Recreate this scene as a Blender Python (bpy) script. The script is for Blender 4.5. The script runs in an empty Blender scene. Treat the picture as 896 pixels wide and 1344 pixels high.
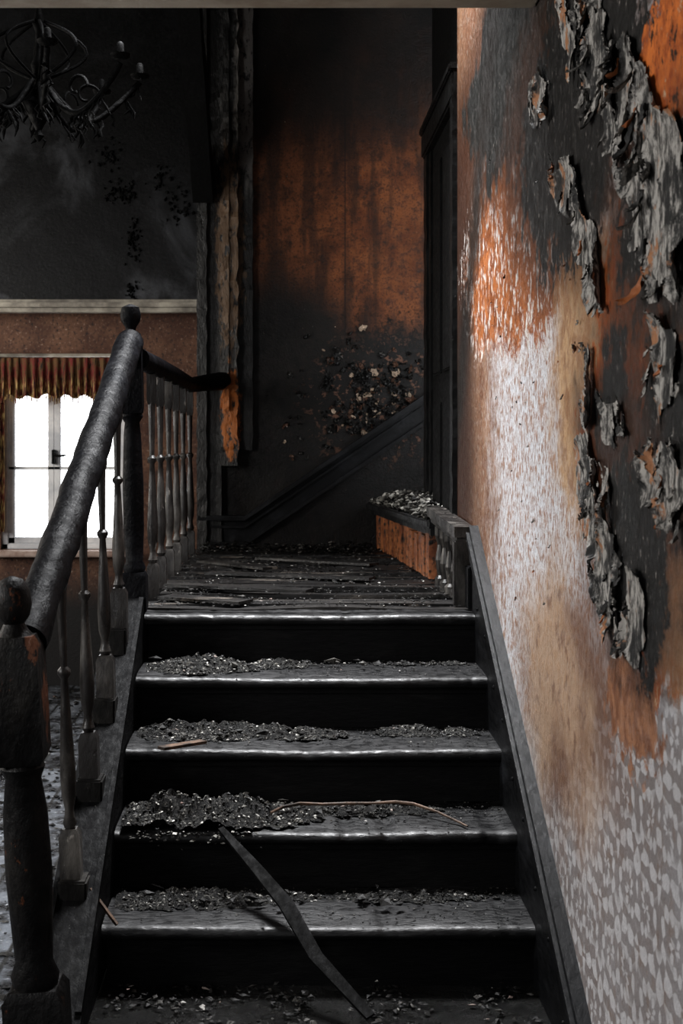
import bpy, bmesh, math, random
from mathutils import Vector, Matrix, noise
random.seed(7)
F=1857.0; CH=1.33
R=random.random
def U(a,b): return a+(b-a)*random.random()
scene=bpy.context.scene
# ---------------------------------------------------------------- helpers
def mkobj(name,bm,mat=None,parent=None,smooth=None):
    me=bpy.data.meshes.new(name); bm.to_mesh(me); bm.free()
    ob=bpy.data.objects.new(name,me); scene.collection.objects.link(ob)
    if mat: me.materials.append(mat)
    if smooth:
        me.polygons.foreach_set('use_smooth',[True]*len(me.polygons))
        me.set_sharp_from_angle(angle=math.radians(smooth))
    if parent: ob.parent=parent
    return ob
def empty(name):
    e=bpy.data.objects.new(name,None); scene.collection.objects.link(e); e.empty_display_size=.1; return e
def box(bm,x0,x1,y0,y1,z0,z1,bev=0):
    vs=[bm.verts.new((x,y,z)) for x in(x0,x1) for y in(y0,y1) for z in(z0,z1)]
    fs=[bm.faces.new([vs[i] for i in f]) for f in((0,1,3,2),(4,6,7,5),(0,4,5,1),(2,3,7,6),(0,2,6,4),(1,5,7,3))]
    if bev:
        es=list({e for f in fs for e in f.edges}); bmesh.ops.bevel(bm,geom=es,offset=bev,segments=2,affect='EDGES')
def frame_of(d):
    d=d.normalized(); a=Vector((0,1,0)) if abs(d.y)<.8 else Vector((1,0,0))
    u=d.cross(a).normalized(); v=d.cross(u).normalized(); return u,v
def beam(bm,p0,p1,w,h,up=Vector((0,0,1)),bev=0.003,seg=1,jit=0):
    p0=Vector(p0);p1=Vector(p1);d=(p1-p0).normalized();s=d.cross(up).normalized();t=s.cross(d).normalized()
    rings=[]
    for i in range(seg+1):
        c=p0.lerp(p1,i/seg)
        k=1+jit*(R()-.5)
        rings.append([bm.verts.new(c+s*a*w/2*k+t*b*h/2*k) for a,b in((-1,-1),(1,-1),(1,1),(-1,1))])
    for i in range(seg):
        for j in range(4): bm.faces.new((rings[i][j],rings[i][(j+1)%4],rings[i+1][(j+1)%4],rings[i+1][j]))
    bm.faces.new(rings[0][::-1]);bm.faces.new(rings[-1])
def turned(bm,p0,p1,prof,seg=16,square=False,rot=0):
    p0=Vector(p0);p1=Vector(p1);d=p1-p0
    u=Vector((1,0,0))-d.normalized()*d.normalized().x; u.normalize(); v=d.normalized().cross(u)
    n=4 if square else seg; rings=[]
    for r,t in prof:
        c=p0+d*t; k=r*(1.414 if square else 1)
        rings.append([bm.verts.new(c+(u*math.cos(a)+v*math.sin(a))*k) for a in[(j+.5)/n*2*math.pi for j in range(n)]])
    for i in range(len(rings)-1):
        for j in range(n): bm.faces.new((rings[i][j],rings[i][(j+1)%n],rings[i+1][(j+1)%n],rings[i+1][j]))
    bm.faces.new(rings[0][::-1]);bm.faces.new(rings[-1])
def tube(bm,pts,rad,seg=8,jit=0):
    pts=[Vector(p) for p in pts];n=len(pts);rings=[];pu=None
    for i,p in enumerate(pts):
        d=(pts[min(i+1,n-1)]-pts[max(i-1,0)]).normalized()
        if pu is None: u,_=frame_of(d)
        else: u=(pu-d*pu.dot(d)).normalized()
        v=d.cross(u);pu=u
        r=rad[i] if isinstance(rad,(list,tuple)) else rad
        rings.append([bm.verts.new(p+(u*math.cos(a)+v*math.sin(a))*r*(1+jit*(noise.noise(Vector((p.x*30+a,p.y*18,p.z*18)))))) for a in[j/seg*2*math.pi for j in range(seg)]])
    for i in range(n-1):
        for j in range(seg): bm.faces.new((rings[i][j],rings[i][(j+1)%seg],rings[i+1][(j+1)%seg],rings[i+1][j]))
    bm.faces.new(rings[0][::-1]);bm.faces.new(rings[-1])
def ball(bm,c,r,sz=1,seg=12):
    m=Matrix.Translation(c)@Matrix.Diagonal((r,r,r*sz,1))
    bmesh.ops.create_uvsphere(bm,u_segments=seg,v_segments=seg//2+2,radius=1,matrix=m)
# ---------------------------------------------------------------- node helper
class M:
    def __init__(s,name):
        s.mat=bpy.data.materials.new(name); s.mat.use_nodes=True; s.nt=s.mat.node_tree
        s.b=s.nt.nodes['Principled BSDF']; s.co=s.N('ShaderNodeTexCoord').outputs['Object']
    def N(s,t,**k):
        n=s.nt.nodes.new(t)
        for a,b in k.items(): setattr(n,a,b)
        return n
    def L(s,a,b): s.nt.links.new(a,b)
    def put(s,inp,v):
        if isinstance(v,bpy.types.NodeSocket): s.L(v,inp)
        elif isinstance(v,(tuple,list)) and len(v)==3 and inp.type=='RGBA': inp.default_value=(*v,1)
        else: inp.default_value=v
    def math(s,op,a,b=0.0,clamp=False):
        n=s.N('ShaderNodeMath',operation=op,use_clamp=clamp); s.put(n.inputs[0],a); s.put(n.inputs[1],b); return n.outputs[0]
    def vm(s,op,a,b=(0,0,0)):
        n=s.N('ShaderNodeVectorMath',operation=op); s.put(n.inputs[0],a); s.put(n.inputs[1],b)
        return n.outputs['Value'] if op in('LENGTH','DOT_PRODUCT') else n.outputs[0]
    def noise(s,scale,detail=6,rough=.6,co=None,stretch=None,dist=0,col=False):
        c=co or s.co
        if stretch: c=s.vm('MULTIPLY',c,stretch)
        n=s.N('ShaderNodeTexNoise'); s.L(c,n.inputs['Vector']); n.inputs['Scale'].default_value=scale
        n.inputs['Detail'].default_value=detail; n.inputs['Roughness'].default_value=rough; n.inputs['Distortion'].default_value=dist
        return n.outputs['Color'] if col else n.outputs['Fac']
    def vor(s,scale,feature='F1',co=None,out='Distance'):
        n=s.N('ShaderNodeTexVoronoi',feature=feature); s.L(co or s.co,n.inputs['Vector']); n.inputs['Scale'].default_value=scale; return n.outputs[out]
    def mr(s,v,a,b,c=0.,d=1.,smooth=True):
        n=s.N('ShaderNodeMapRange'); n.interpolation_type='SMOOTHSTEP' if smooth else 'LINEAR'
        s.put(n.inputs[0],v)
        for i,x in enumerate((a,b,c,d)): s.put(n.inputs[i+1],x)
        return n.outputs[0]
    def mix(s,f,a,b,blend='MIX'):
        n=s.N('ShaderNodeMix',data_type='RGBA',blend_type=blend); s.put(n.inputs[0],f); s.put(n.inputs[6],a); s.put(n.inputs[7],b); return n.outputs[2]
    def bump(s,h,strength=.5,dist=.01,normal=None):
        n=s.N('ShaderNodeBump'); n.inputs['Strength'].default_value=strength; n.inputs['Distance'].default_value=dist
        s.L(h,n.inputs['Height'])
        if normal: s.L(normal,n.inputs['Normal'])
        return n.outputs[0]
    def fin(s,col=None,rough=None,nrm=None,spec=None,metal=None):
        if col is not None: s.put(s.b.inputs['Base Color'],col)
        if rough is not None: s.put(s.b.inputs['Roughness'],rough)
        if nrm is not None: s.L(nrm,s.b.inputs['Normal'])
        if spec is not None: s.put(s.b.inputs['Specular IOR Level'],spec)
        if metal is not None: s.put(s.b.inputs['Metallic'],metal)
        return s.mat
    def blob(s,co,c,r,n=None,amp=0.,soft=.05,axes='YZ'):
        if axes=='YZ': cc=(0,c[0],c[1]); rr=(0,1/r[0],1/r[1])
        else: cc=(c[0],0,c[1]); rr=(1/r[0],0,1/r[1])
        v=s.vm('MULTIPLY',s.vm('SUBTRACT',co,cc),rr); d=s.math('SUBTRACT',1.0,s.vm('LENGTH',v))
        if n is not None: d=s.math('ADD',d,s.math('MULTIPLY',s.math('SUBTRACT',n,.5),amp))
        return s.mr(d,-soft,soft)
# ---------------------------------------------------------------- materials
def charred(name,base=(.006,.006,.0065),hi=(.03,.03,.031),rough=(.3,.6),stretch=(1,1,1),bump=.5,speck=.0,chip=None,chipamt=.6,spec=.4):
    m=M(name); n=m.noise(9,8,.65,stretch=stretch); n2=m.noise(55,6,.6,stretch=stretch)
    c=m.mix(m.mr(n,.48,.75),base,hi)
    if speck:
        sp=m.mr(m.noise(120,4,.7),.66,.74); c=m.mix(m.math('MULTIPLY',sp,speck),c,(.35,.35,.34))
    if chip:
        k=m.mr(m.noise(7,7,.7,stretch=stretch),chipamt,chipamt+.03); c=m.mix(k,c,chip)
    h=m.math('ADD',m.math('MULTIPLY',n,.7),m.math('MULTIPLY',n2,.35))
    return m.fin(c,m.mr(n2,.3,.7,rough[0],rough[1]),m.bump(h,bump,.012),spec=spec)
MAT_tread=charred('wet_charred_tread',(.004,.004,.0045),(.028,.028,.029),(.30,.62),(.5,1.5,1.5),.5,.35,spec=.5)
MAT_riser=charred('charred_riser',(.003,.003,.0035),(.010,.010,.010),(.5,.8),(.5,1,2),.4,.08,spec=.2)
MAT_char=charred('charred_wood',(.005,.005,.0055),(.02,.02,.02),(.35,.65),(1,1,.4),.6,.12)
MAT_lath=charred('charred_lath_wood',(.004,.004,.004),(.018,.018,.019),(.6,.85),(1,.4,1),.6,.10,spec=.10)
MAT_rail=charred('charred_handrail',(.003,.003,.004),(.012,.013,.016),(.38,.60),(1,.8,.8),.9,.10,spec=.11)
MAT_newel=charred('scorched_newel',(.005,.0045,.0045),(.02,.018,.016),(.35,.6),(1,1,.6),.9,.15,(.10,.038,.018),.56,spec=.22)
MAT_bal=charred('sooty_baluster',(.020,.018,.017),(.12,.112,.102),(.25,.5),(1,1,.4),.5,.3,(.24,.22,.20),.60,spec=.4)
MAT_block=charred('sooty_plinth_block',(.010,.0095,.009),(.05,.047,.043),(.4,.6),(1,1,.4),.5,.3,spec=.2)
MAT_landing=charred('charred_landing_plank',(.009,.0085,.0085),(.055,.050,.045),(.25,.55),(.3,2,1),.7,.6,(.12,.105,.09),.60,spec=.5)
MAT_skirt=charred('sooty_skirting',(.006,.0062,.007),(.022,.023,.026),(.35,.55),(1,.3,1),.3,.3,spec=.18)
MAT_string=charred('sooty_stringer',(.004,.004,.0045),(.014,.014,.014),(.5,.75),(1,.5,1),.7,.3,spec=.10)
MAT_trim=charred('charred_trim',(.0035,.0035,.0035),(.015,.015,.015),(.35,.6),(.5,1,.5),.4,.3,spec=.25)
MAT_iron=charred('sooty_iron',(.003,.003,.003),(.010,.010,.011),(.55,.8),(1,1,1),.8,.10,spec=.10)
MAT_black=charred('soot_black',(.003,.003,.003),(.008,.008,.008),(.6,.9),(1,1,1),.5,0,spec=.15)
def simple(name,a,b,scale=8,rough=.7,bump=.3):
    m=M(name); n=m.noise(scale,7,.65); return m.fin(m.mix(m.mr(n,.35,.65),a,b),rough,m.bump(n,bump,.01))
MAT_cream=simple('smoked_cream_paint',(.30,.25,.19),(.42,.38,.31),6,.6)
MAT_cornice=simple('grey_cornice_paint',(.14,.125,.105),(.40,.37,.31),5,.6,.6)
MAT_ceil=simple('sooted_ceiling',(.008,.008,.008),(.02,.02,.02),3,.8)
MAT_frame=simple('window_frame_paint',(.45,.46,.48),(.65,.65,.65),8,.5)
MAT_room=simple('smoked_plaster',(.04,.030,.024),(.09,.065,.048),3,.8)
m=M('smoke_stained_bulkhead'); n=m.noise(1.5,5,.6,dist=.8); n2=m.noise(60,6,.7); n3=m.noise(6,8,.7)
c=m.mix(m.mr(n,.42,.68),(.005,.005,.0055),(.085,.089,.098)); c=m.mix(m.mr(n3,.54,.68),c,(.004,.004,.004)); c=m.mix(m.mr(m.noise(110,3,.6),.73,.76),c,(.3,.3,.28))
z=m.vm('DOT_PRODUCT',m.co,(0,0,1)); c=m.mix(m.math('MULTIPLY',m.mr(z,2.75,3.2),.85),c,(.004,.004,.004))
MAT_bulk=m.fin(c,m.mr(n2,.3,.7,.35,.6),m.bump(m.math('ADD',m.math('MULTIPLY',n2,.3),n3),.35,.012),spec=.25)
m=M('scorched_far_wall'); n=m.noise(4,8,.7); n2=m.noise(60,5,.7)
c=m.mix(m.mr(n,.4,.65),(.065,.024,.012),(.14,.068,.038)); c=m.mix(m.mr(n2,.58,.68),c,(.32,.24,.19)); c=m.mix(m.mr(n2,.47,.36),c,(.018,.010,.008))
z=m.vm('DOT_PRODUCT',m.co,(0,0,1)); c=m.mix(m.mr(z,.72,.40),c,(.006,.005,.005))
MAT_far=m.fin(c,.7,m.bump(n2,.3,.01))
# back wall
def bw(px,py,D=7.3): return ((px-370)*D/F, CH+(583-py)*D/F)
m=M('scorched_back_wall'); nz=m.noise(5,8,.68); nf=m.noise(28,7,.72); n1=m.noise(2.2,5,.6); nh=m.noise(90,4,.65); ns=m.noise(10,6,.6,stretch=(1,1,.15))
def bb(x0,y0,x1,y1,amp=.6,soft=.25,n=None):
    a=bw(x0,y0);b=bw(x1,y1); return m.blob(m.co,((a[0]+b[0])/2,(a[1]+b[1])/2),(abs(b[0]-a[0])/2,abs(b[1]-a[1])/2),n or nz,amp,soft,'XZ')
dark=m.mix(m.mr(n1,.4,.7),(.004,.0037,.0034),(.014,.012,.010)); c=dark
og=m.mix(m.mr(nz,.38,.62),(.060,.022,.009),(.145,.052,.020))
c=m.mix(bb(300,90,700,520,1.1,.40),c,og)
c=m.mix(m.math('MULTIPLY',bb(430,190,640,440,.8,.4),.6),c,m.mix(m.mr(nz,.4,.6),(.12,.035,.011),(.23,.080,.025)))
c=m.mix(bb(285,370,460,570,1.1,.30),c,dark)
c=m.mix(m.math('MULTIPLY',bb(250,0,600,180,1.,.5),.85),c,dark)
c=m.mix(m.math('MULTIPLY',m.mr(ns,.46,.60),.6),c,(.008,.006,.005))
c=m.mix(bb(370,425,670,670,1.5,.15,nf),c,(.005,.005,.0045))
c=m.mix(m.math('MULTIPLY',bb(400,445,590,610,1.2,.3),m.mr(nf,.55,.59)),c,(.14,.075,.05))
c=m.mix(m.math('MULTIPLY',m.mr(nf,.50,.36),.6),c,(.010,.006,.005))
c=m.mix(m.math('MULTIPLY',m.mr(nh,.48,.36),.6),c,(.010,.006,.005))
seam=m.math('ABSOLUTE',m.math('SUBTRACT',m.vm('DOT_PRODUCT',m.co,(1,0,0)),.325)); c=m.mix(m.math('MULTIPLY',m.mr(seam,.006,.001),.7),c,(.008,.006,.006))
c=m.mix(m.mr(m.noise(90,3,.6),.72,.75),c,(.40,.34,.28))
MAT_back=m.fin(c,m.mr(nf,.3,.7,.33,.6),m.bump(m.math('ADD',m.math('MULTIPLY',nf,.6),m.math('MULTIPLY',nh,.4)),.7,.008),spec=.25)
m=M('scorched_casing'); nz=m.noise(7,8,.7,stretch=(1,1,.35)); nf=m.noise(40,6,.7,stretch=(1,1,.4))
c=m.mix(m.mr(nz,.48,.72),(.005,.005,.0048),(.034,.031,.028))
def pb(x0,y0,x1,y1,amp,soft,n):
    a=bw(x0,y0,7.25);b=bw(x1,y1,7.25); return m.blob(m.co,((a[0]+b[0])/2,(a[1]+b[1])/2),(abs(b[0]-a[0])/2,abs(b[1]-a[1])/2),n,amp,soft,'XZ')
c=m.mix(pb(284,210,320,450,2.4,.15,nf),c,(.13,.082,.048)); c=m.mix(pb(291,490,315,600,2.2,.15,nf),c,(.40,.13,.025))
c=m.mix(pb(310,-40,342,240,1.2,.3,nf),c,(.15,.14,.13)); c=m.mix(m.mr(nf,.47,.40),c,(.005,.005,.005))
MAT_pil=m.fin(c,m.mr(nf,.3,.7,.30,.6),m.bump(m.math('ADD',nz,nf),.8,.012))
# floor
m=M('ash_covered_floorboards'); n=m.noise(5,9,.72); n2=m.noise(40,7,.7); n3=m.noise(150,5,.7)
wv=m.N('ShaderNodeTexWave',bands_direction='X'); m.L(m.co,wv.inputs[0]); wv.inputs['Scale'].default_value=2.2
c=m.mix(m.mr(n,.44,.60),(.02,.021,.024),(.20,.22,.25)); c=m.mix(m.mr(n2,.58,.68),c,(.62,.64,.68)); c=m.mix(m.mr(wv.outputs['Fac'],.04,.0),c,(.01,.01,.01))
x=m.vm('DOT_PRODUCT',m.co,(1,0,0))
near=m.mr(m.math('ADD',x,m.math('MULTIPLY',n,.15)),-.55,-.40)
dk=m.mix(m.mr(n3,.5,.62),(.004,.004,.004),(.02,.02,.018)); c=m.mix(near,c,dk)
MAT_floor=m.fin(c,m.mr(n,.3,.7,.16,.5),m.bump(m.math('ADD',n,m.math('ADD',n2,n3)),.7,.014))
m=M('scorched_valance_fabric'); n=m.noise(30,6,.6,stretch=(1,1,.5)); n2=m.noise(60,3,.6,stretch=(2,2,.3))
z=m.vm('DOT_PRODUCT',m.co,(0,0,1))
c=m.mix(m.mr(n,.4,.6),(.14,.02,.016),(.11,.06,.022)); c=m.mix(m.math('MULTIPLY',m.mr(n2,.50,.60),m.mr(z,1.72,1.63)),c,(.45,.33,.14)); c=m.mix(m.mr(n2,.46,.36),c,(.012,.006,.006))
MAT_val=m.fin(c,.85,m.bump(n2,.5,.01))
m=M('scorched_riser_orange'); n=m.noise(8,8,.7); n2=m.noise(40,6,.7)
c=m.mix(m.mr(n,.35,.6),(.16,.05,.02),(.36,.14,.055)); c=m.mix(m.mr(n2,.50,.60),c,(.012,.010,.008))
MAT_orange=m.fin(c,.45,m.bump(n2,.6,.01))
# debris
def island(name,stops,rough=.4,bs=.5):
    m=M(name); g=m.N('ShaderNodeNewGeometry').outputs['Random Per Island']; n=m.noise(150,4,.6); c=stops[0]
    for a,col in stops[1:]: c=m.mix(m.mr(g,a,a+.02),c,col)
    return m.fin(c,rough,m.bump(n,bs,.004),spec=.3)
MAT_deb=island('ash_and_char_debris',[(.006,.0055,.0052),(.50,(.020,.019,.018)),(.80,(.06,.057,.052)),(.955,(.34,.33,.31)),(.988,(.14,.05,.03))],.55)
MAT_ash=island('plaster_ash_flakes',[(.014,.013,.012),(.45,(.06,.057,.052)),(.66,(.16,.155,.14)),(.85,(.48,.47,.44))],.55)
m=M('ash_heap'); n=m.noise(110,6,.75); n2=m.noise(14,4,.6); a=m.math('ADD',n,m.math('MULTIPLY',m.math('SUBTRACT',n2,.5),.45))
c=m.mix(m.mr(a,.48,.60),(.006,.006,.006),(.06,.058,.053)); c=m.mix(m.mr(a,.62,.67),c,(.42,.41,.38))
MAT_heap=m.fin(c,.6,m.bump(n,1.,.014),spec=.3)
m=M('blistered_paint_chips'); g=m.N('ShaderNodeNewGeometry').outputs['Random Per Island']
c=m.mix(m.mr(g,.76,.78),(.008,.0075,.007),(.08,.04,.025)); c=m.mix(m.mr(g,.88,.90),c,(.38,.30,.23))
MAT_chip=m.fin(c,.4)
MAT_stick=simple('scorched_twig',(.02,.014,.010),(.14,.085,.055),18,.6)
# ---------------------------------------------------------------- right wall material
WX=.64
def wp(px,py):
    D=WX*F/(px-370.); return (D,CH+(583-py)*D/F)
m=M('burnt_peeling_wallpaper')
dst=m.vm('MULTIPLY',m.vm('SUBTRACT',m.noise(3.2,8,.7,col=True),(.5,.5,.5)),(.0,.34,.46))
co=m.vm('ADD',m.co,dst)
na=m.noise(6,8,.7,stretch=(1,1,.7)); nb=m.noise(26,8,.74,stretch=(1,1,.8)); nc=m.noise(75,5,.7,stretch=(1,1,.5)); nd=m.noise(2.0,4,.5); ne=m.noise(14,8,.75); ng=m.noise(180,4,.7)
def wb(x0,y0,x1,y1,amp=.8,soft=.06,n=None):
    xm=(x0+x1)/2; a=wp(x0,(y0+y1)/2)[0]; b=wp(x1,(y0+y1)/2)[0]
    t=wp(xm,y0)[1]; u=wp(xm,y1)[1]
    return m.blob(co,((a+b)/2,(t+u)/2),(abs(a-b)/2,abs(t-u)/2),n if n is not None else na,amp,soft)
y_=m.vm('DOT_PRODUCT',m.co,(0,1,0)); z_=m.vm('DOT_PRODUCT',m.co,(0,0,1))
def damask(oy,oz):
    dn=m.math('MULTIPLY',m.math('SUBTRACT',m.noise(12,1,.4),.5),.03)
    uu=m.math('ABSOLUTE',m.math('SUBTRACT',m.math('FRACT',m.math('ADD',m.math('DIVIDE',m.math('ADD',y_,dn),.30),oy)),.5))
    vv=m.math('SUBTRACT',m.math('FRACT',m.math('ADD',m.math('DIVIDE',m.math('ADD',z_,dn),.34),oz)),.5)
    u2=m.math('MULTIPLY',m.math('SUBTRACT',uu,.2),.30); v2=m.math('MULTIPLY',vv,.34)
    r=m.math('SQRT',m.math('ADD',m.math('MULTIPLY',u2,u2),m.math('MULTIPLY',v2,v2)))
    th=m.math('ARCTAN2',v2,u2)
    s_=m.math('SINE',m.math('ADD',m.math('MULTIPLY',th,2.),m.math('MULTIPLY',r,125.)))
    lf=m.math('SINE',m.math('ADD',m.math('MULTIPLY',th,9.),m.math('MULTIPLY',r,-85.)))
    return m.math('MULTIPLY',m.mr(m.math('ADD',s_,m.math('MULTIPLY',lf,.6)),.35,.5),m.mr(r,.15,.12))
dam=m.math('MULTIPLY',m.math('MAXIMUM',damask(0,0),m.math('MULTIPLY',damask(.5,.5),.9)),m.mr(nb,.28,.42,.4,1.))
base=m.mix(m.mr(nd,.35,.65),(.22,.195,.19),(.31,.30,.31))
base=m.mix(m.math('MULTIPLY',m.mr(ne,.50,.64),.45),base,(.20,.13,.09))
base=m.mix(m.math('MULTIPLY',dam,.72),base,(.56,.555,.57))
white=m.mix(m.mr(nc,.50,.58),(.62,.63,.66),(.25,.13,.08))
white=m.mix(m.math('MULTIPLY',m.mr(nb,.53,.60),.75),white,(.32,.17,.10))
white=m.mix(m.math('MULTIPLY',m.mr(ne,.55,.66),.5),white,(.33,.22,.16))
white=m.mix(m.mr(ng,.63,.69),white,(.12,.08,.06))
c=m.mix(wb(580,250,810,960,1.0,.12),base,white)
yy=m.vm('DOT_PRODUCT',co,(0,1,0))
far=m.mr(m.math('ADD',yy,m.math('MULTIPLY',m.math('SUBTRACT',nb,.5),1.3)),4.0,4.5)
tan=m.mix(m.mr(na,.35,.65),(.14,.060,.030),(.27,.15,.088)); tan=m.mix(m.mr(nc,.56,.62),tan,(.44,.39,.34))
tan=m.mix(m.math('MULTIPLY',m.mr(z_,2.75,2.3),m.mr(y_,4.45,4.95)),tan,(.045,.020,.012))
c=m.mix(far,c,tan)
og=m.mix(m.mr(ne,.38,.62),(.17,.050,.015),(.40,.14,.042)); ogf=m.mix(m.mr(nb,.54,.58),og,(.56,.54,.52)); ogf=m.mix(m.mr(nc,.60,.64),ogf,(.05,.025,.015))
c=m.mix(wb(610,100,810,450,1.5,.05,nb),c,ogf)
c=m.mix(m.math('MULTIPLY',wb(725,260,812,690,.9,.35),.95),c,m.mix(m.mr(ne,.4,.6),(.26,.13,.055),(.48,.31,.17)))
st1=m.mix(m.mr(nd,.4,.6),(.16,.075,.04),(.38,.25,.16)); st1=m.mix(m.math('MULTIPLY',m.mr(ne,.52,.62),.7),st1,(.12,.05,.028))
c=m.mix(m.math('MULTIPLY',wb(685,740,805,1090,.7,.45),.9),c,st1)
og2=m.mix(m.mr(ne,.36,.62),(.24,.05,.010),(.62,.18,.035)); og2=m.mix(m.mr(nb,.60,.65),og2,(.50,.34,.22)); og2=m.mix(m.mr(nb,.45,.40),og2,(.025,.013,.008))
c=m.mix(wb(765,250,960,900,.9,.04,nb),c,og2)
c=m.mix(m.math('MULTIPLY',wb(790,850,870,1030,1.8,.10,ne),.9),c,m.mix(m.mr(nb,.4,.6),(.18,.065,.025),(.34,.16,.08)))
c=m.mix(m.math('MULTIPLY',wb(830,700,980,900,.5,.4),.95),c,m.mix(m.mr(ne,.35,.65),(.20,.10,.05),(.46,.29,.17)))
def burn(c,x0,y0,x1,y1,amp,n,col=(.006,.0057,.0055)):
    c=m.mix(m.math('MULTIPLY',wb(x0-18,y0-35,x1+18,y1+35,amp,.35,n),.92),c,(.045,.017,.008))
    k=wb(x0,y0,x1,y1,amp*1.3,.04,n)
    cc=m.mix(m.mr(nb,.50,.70),col,(.032,.029,.027)); cc=m.mix(m.mr(nc,.61,.66),cc,(.30,.27,.25))
    return m.mix(k,c,cc)
c=burn(c,615,-180,810,190,1.0,na,(.010,.010,.009))
c=burn(c,680,-60,855,330,1.2,ne)
c=m.mix(wb(820,-60,1000,125,1.0,.05,ne),c,og2)
c=burn(c,815,130,960,440,1.2,ne)
c=burn(c,778,430,835,650,1.5,ne)
c=burn(c,845,430,990,720,1.4,ne)
c=burn(c,788,590,880,880,1.5,ne)
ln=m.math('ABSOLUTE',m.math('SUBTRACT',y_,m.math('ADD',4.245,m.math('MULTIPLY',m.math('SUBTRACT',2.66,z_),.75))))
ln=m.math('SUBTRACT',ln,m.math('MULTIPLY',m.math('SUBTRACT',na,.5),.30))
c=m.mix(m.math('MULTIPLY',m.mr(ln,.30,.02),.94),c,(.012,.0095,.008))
c=m.mix(m.mr(nc,.68,.73),c,(.03,.025,.02))
h=m.math('ADD',m.math('MULTIPLY',na,.8),m.math('ADD',m.math('MULTIPLY',nb,.8),m.math('MULTIPLY',nc,.5)))
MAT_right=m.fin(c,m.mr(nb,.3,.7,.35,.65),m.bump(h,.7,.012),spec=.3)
m=M('charred_peeled_paper'); n=m.noise(11,8,.72,stretch=(1,1,.5)); n2=m.noise(60,8,.78,stretch=(1,1,.30)); n4=m.noise(5,6,.7)
c=m.mix(m.mr(n2,.43,.56),(.03,.027,.025),(.42,.40,.37)); c=m.mix(m.mr(n,.52,.58),c,(.008,.008,.008)); c=m.mix(m.mr(n,.44,.40),c,(.36,.17,.08)); c=m.mix(m.mr(n4,.55,.62),c,(.012,.011,.010))
MAT_sheet=m.fin(c,.5,m.bump(n2,.7,.010))
m=M('charred_paper_curl'); g=m.N('ShaderNodeNewGeometry').outputs['Random Per Island']; n2=m.noise(70,7,.75,stretch=(1,1,.35))
c=m.mix(m.mr(n2,.42,.60),(.04,.037,.034),(.38,.36,.33)); c=m.mix(m.mr(g,.55,.57),c,(.012,.011,.010)); c=m.mix(m.mr(g,.84,.86),c,(.32,.11,.035))
MAT_peel=m.fin(c,.5,m.bump(n2,.6,.01))
# ---------------------------------------------------------------- room shell
def boxobj(name,*a,mat=None,parent=None,bev=0):
    bm=bmesh.new(); box(bm,*a,bev=bev); return mkobj(name,bm,mat,parent)
H=3.75
boxobj('floor',-3.6,2.2,-3,8.0,-.1,0,mat=MAT_floor)
boxobj('ceiling',-3.6,2.2,-3,8.0,H,H+.1,mat=MAT_ceil)
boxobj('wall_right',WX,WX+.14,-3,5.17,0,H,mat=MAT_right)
boxobj('wall_left',-3.75,-3.6,-3,8.0,0,H,mat=MAT_room)
boxobj('wall_back',-.43,2.2,7.3,7.8,0,H,mat=MAT_back)
boxobj('wall_stairwell_side',2.05,2.2,5.17,7.3,0,H,mat=MAT_black)
boxobj('wall_front',-3.6,.64,-3.15,-3,0,H,mat=MAT_room)
wx0,wx1,wz0,wz1=-1.55,-.86,.75,1.80
bm=bmesh.new()
box(bm,-3.6,wx0,7.8,8.0,0,H);box(bm,wx1,-.3,7.8,8.0,0,H);box(bm,wx0,wx1,7.8,8.0,0,wz0);box(bm,wx0,wx1,7.8,8.0,wz1,H)
mkobj('wall_far',bm,MAT_far)
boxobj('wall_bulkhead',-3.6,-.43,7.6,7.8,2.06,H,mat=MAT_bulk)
bm=bmesh.new(); box(bm,-3.6,-.43,7.52,7.62,2.06,2.085,.004); box(bm,-3.6,-.43,7.55,7.63,2.035,2.062,.004); box(bm,-3.6,-.43,7.57,7.62,2.083,2.105,.004)
mkobj('trim_1',bm,MAT_cornice)
boxobj('wall_partition',-3.6,WX,3.42,3.55,2.49,H,mat=MAT_room)
bm=bmesh.new(); box(bm,-3.6,WX-.001,3.38,3.58,2.432,2.49,.006); box(bm,-3.6,-.0,3.36,3.39,2.410,2.49,.004); box(bm,.17,.62,3.35,3.385,2.407,2.44,.006); box(bm,.19,.60,3.33,3.38,2.44,2.49,.006)
mkobj('trim_2',bm,MAT_cream)
# window
win=empty('window_1')
bm=bmesh.new()
for a in((wx0,wx0+.035,wz0,wz1),(wx1-.035,wx1,wz0,wz1),(wx0,wx1,wz1-.04,wz1),(wx0,wx1,wz0,wz0+.03)): box(bm,a[0],a[1],7.83,7.90,a[2],a[3],.004)
mkobj('outer_frame',bm,MAT_frame,win)
bm=bmesh.new()
for a,b in((-1.515,-1.262),(-1.262,-.895)):
    for q in((a,a+.036,.78,1.76),(b-.036,b,.78,1.76),(a,b,.78,.815),(a,b,1.73,1.76),(a,b,1.188,1.207)): box(bm,q[0],q[1],7.84,7.88,q[2],q[3],.003)
mkobj('casement_sashes',bm,MAT_frame,win)
bm=bmesh.new(); box(bm,-1.27,-1.255,7.80,7.84,1.22,1.30,.003); tube(bm,[(-1.262,7.80,1.27),(-1.22,7.79,1.265),(-1.19,7.79,1.27)],.006)
mkobj('window_latch',bm,MAT_iron,win)
bm=bmesh.new(); box(bm,wx0-.05,wx1+.05,7.70,7.83,.715,.748,.006)
mkobj('window_sill',bm,simple('scorched_sill',(.20,.12,.09),(.36,.28,.24),10,.5),win)
bm=bmesh.new(); cols=160; rows=10; g=[]
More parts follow.
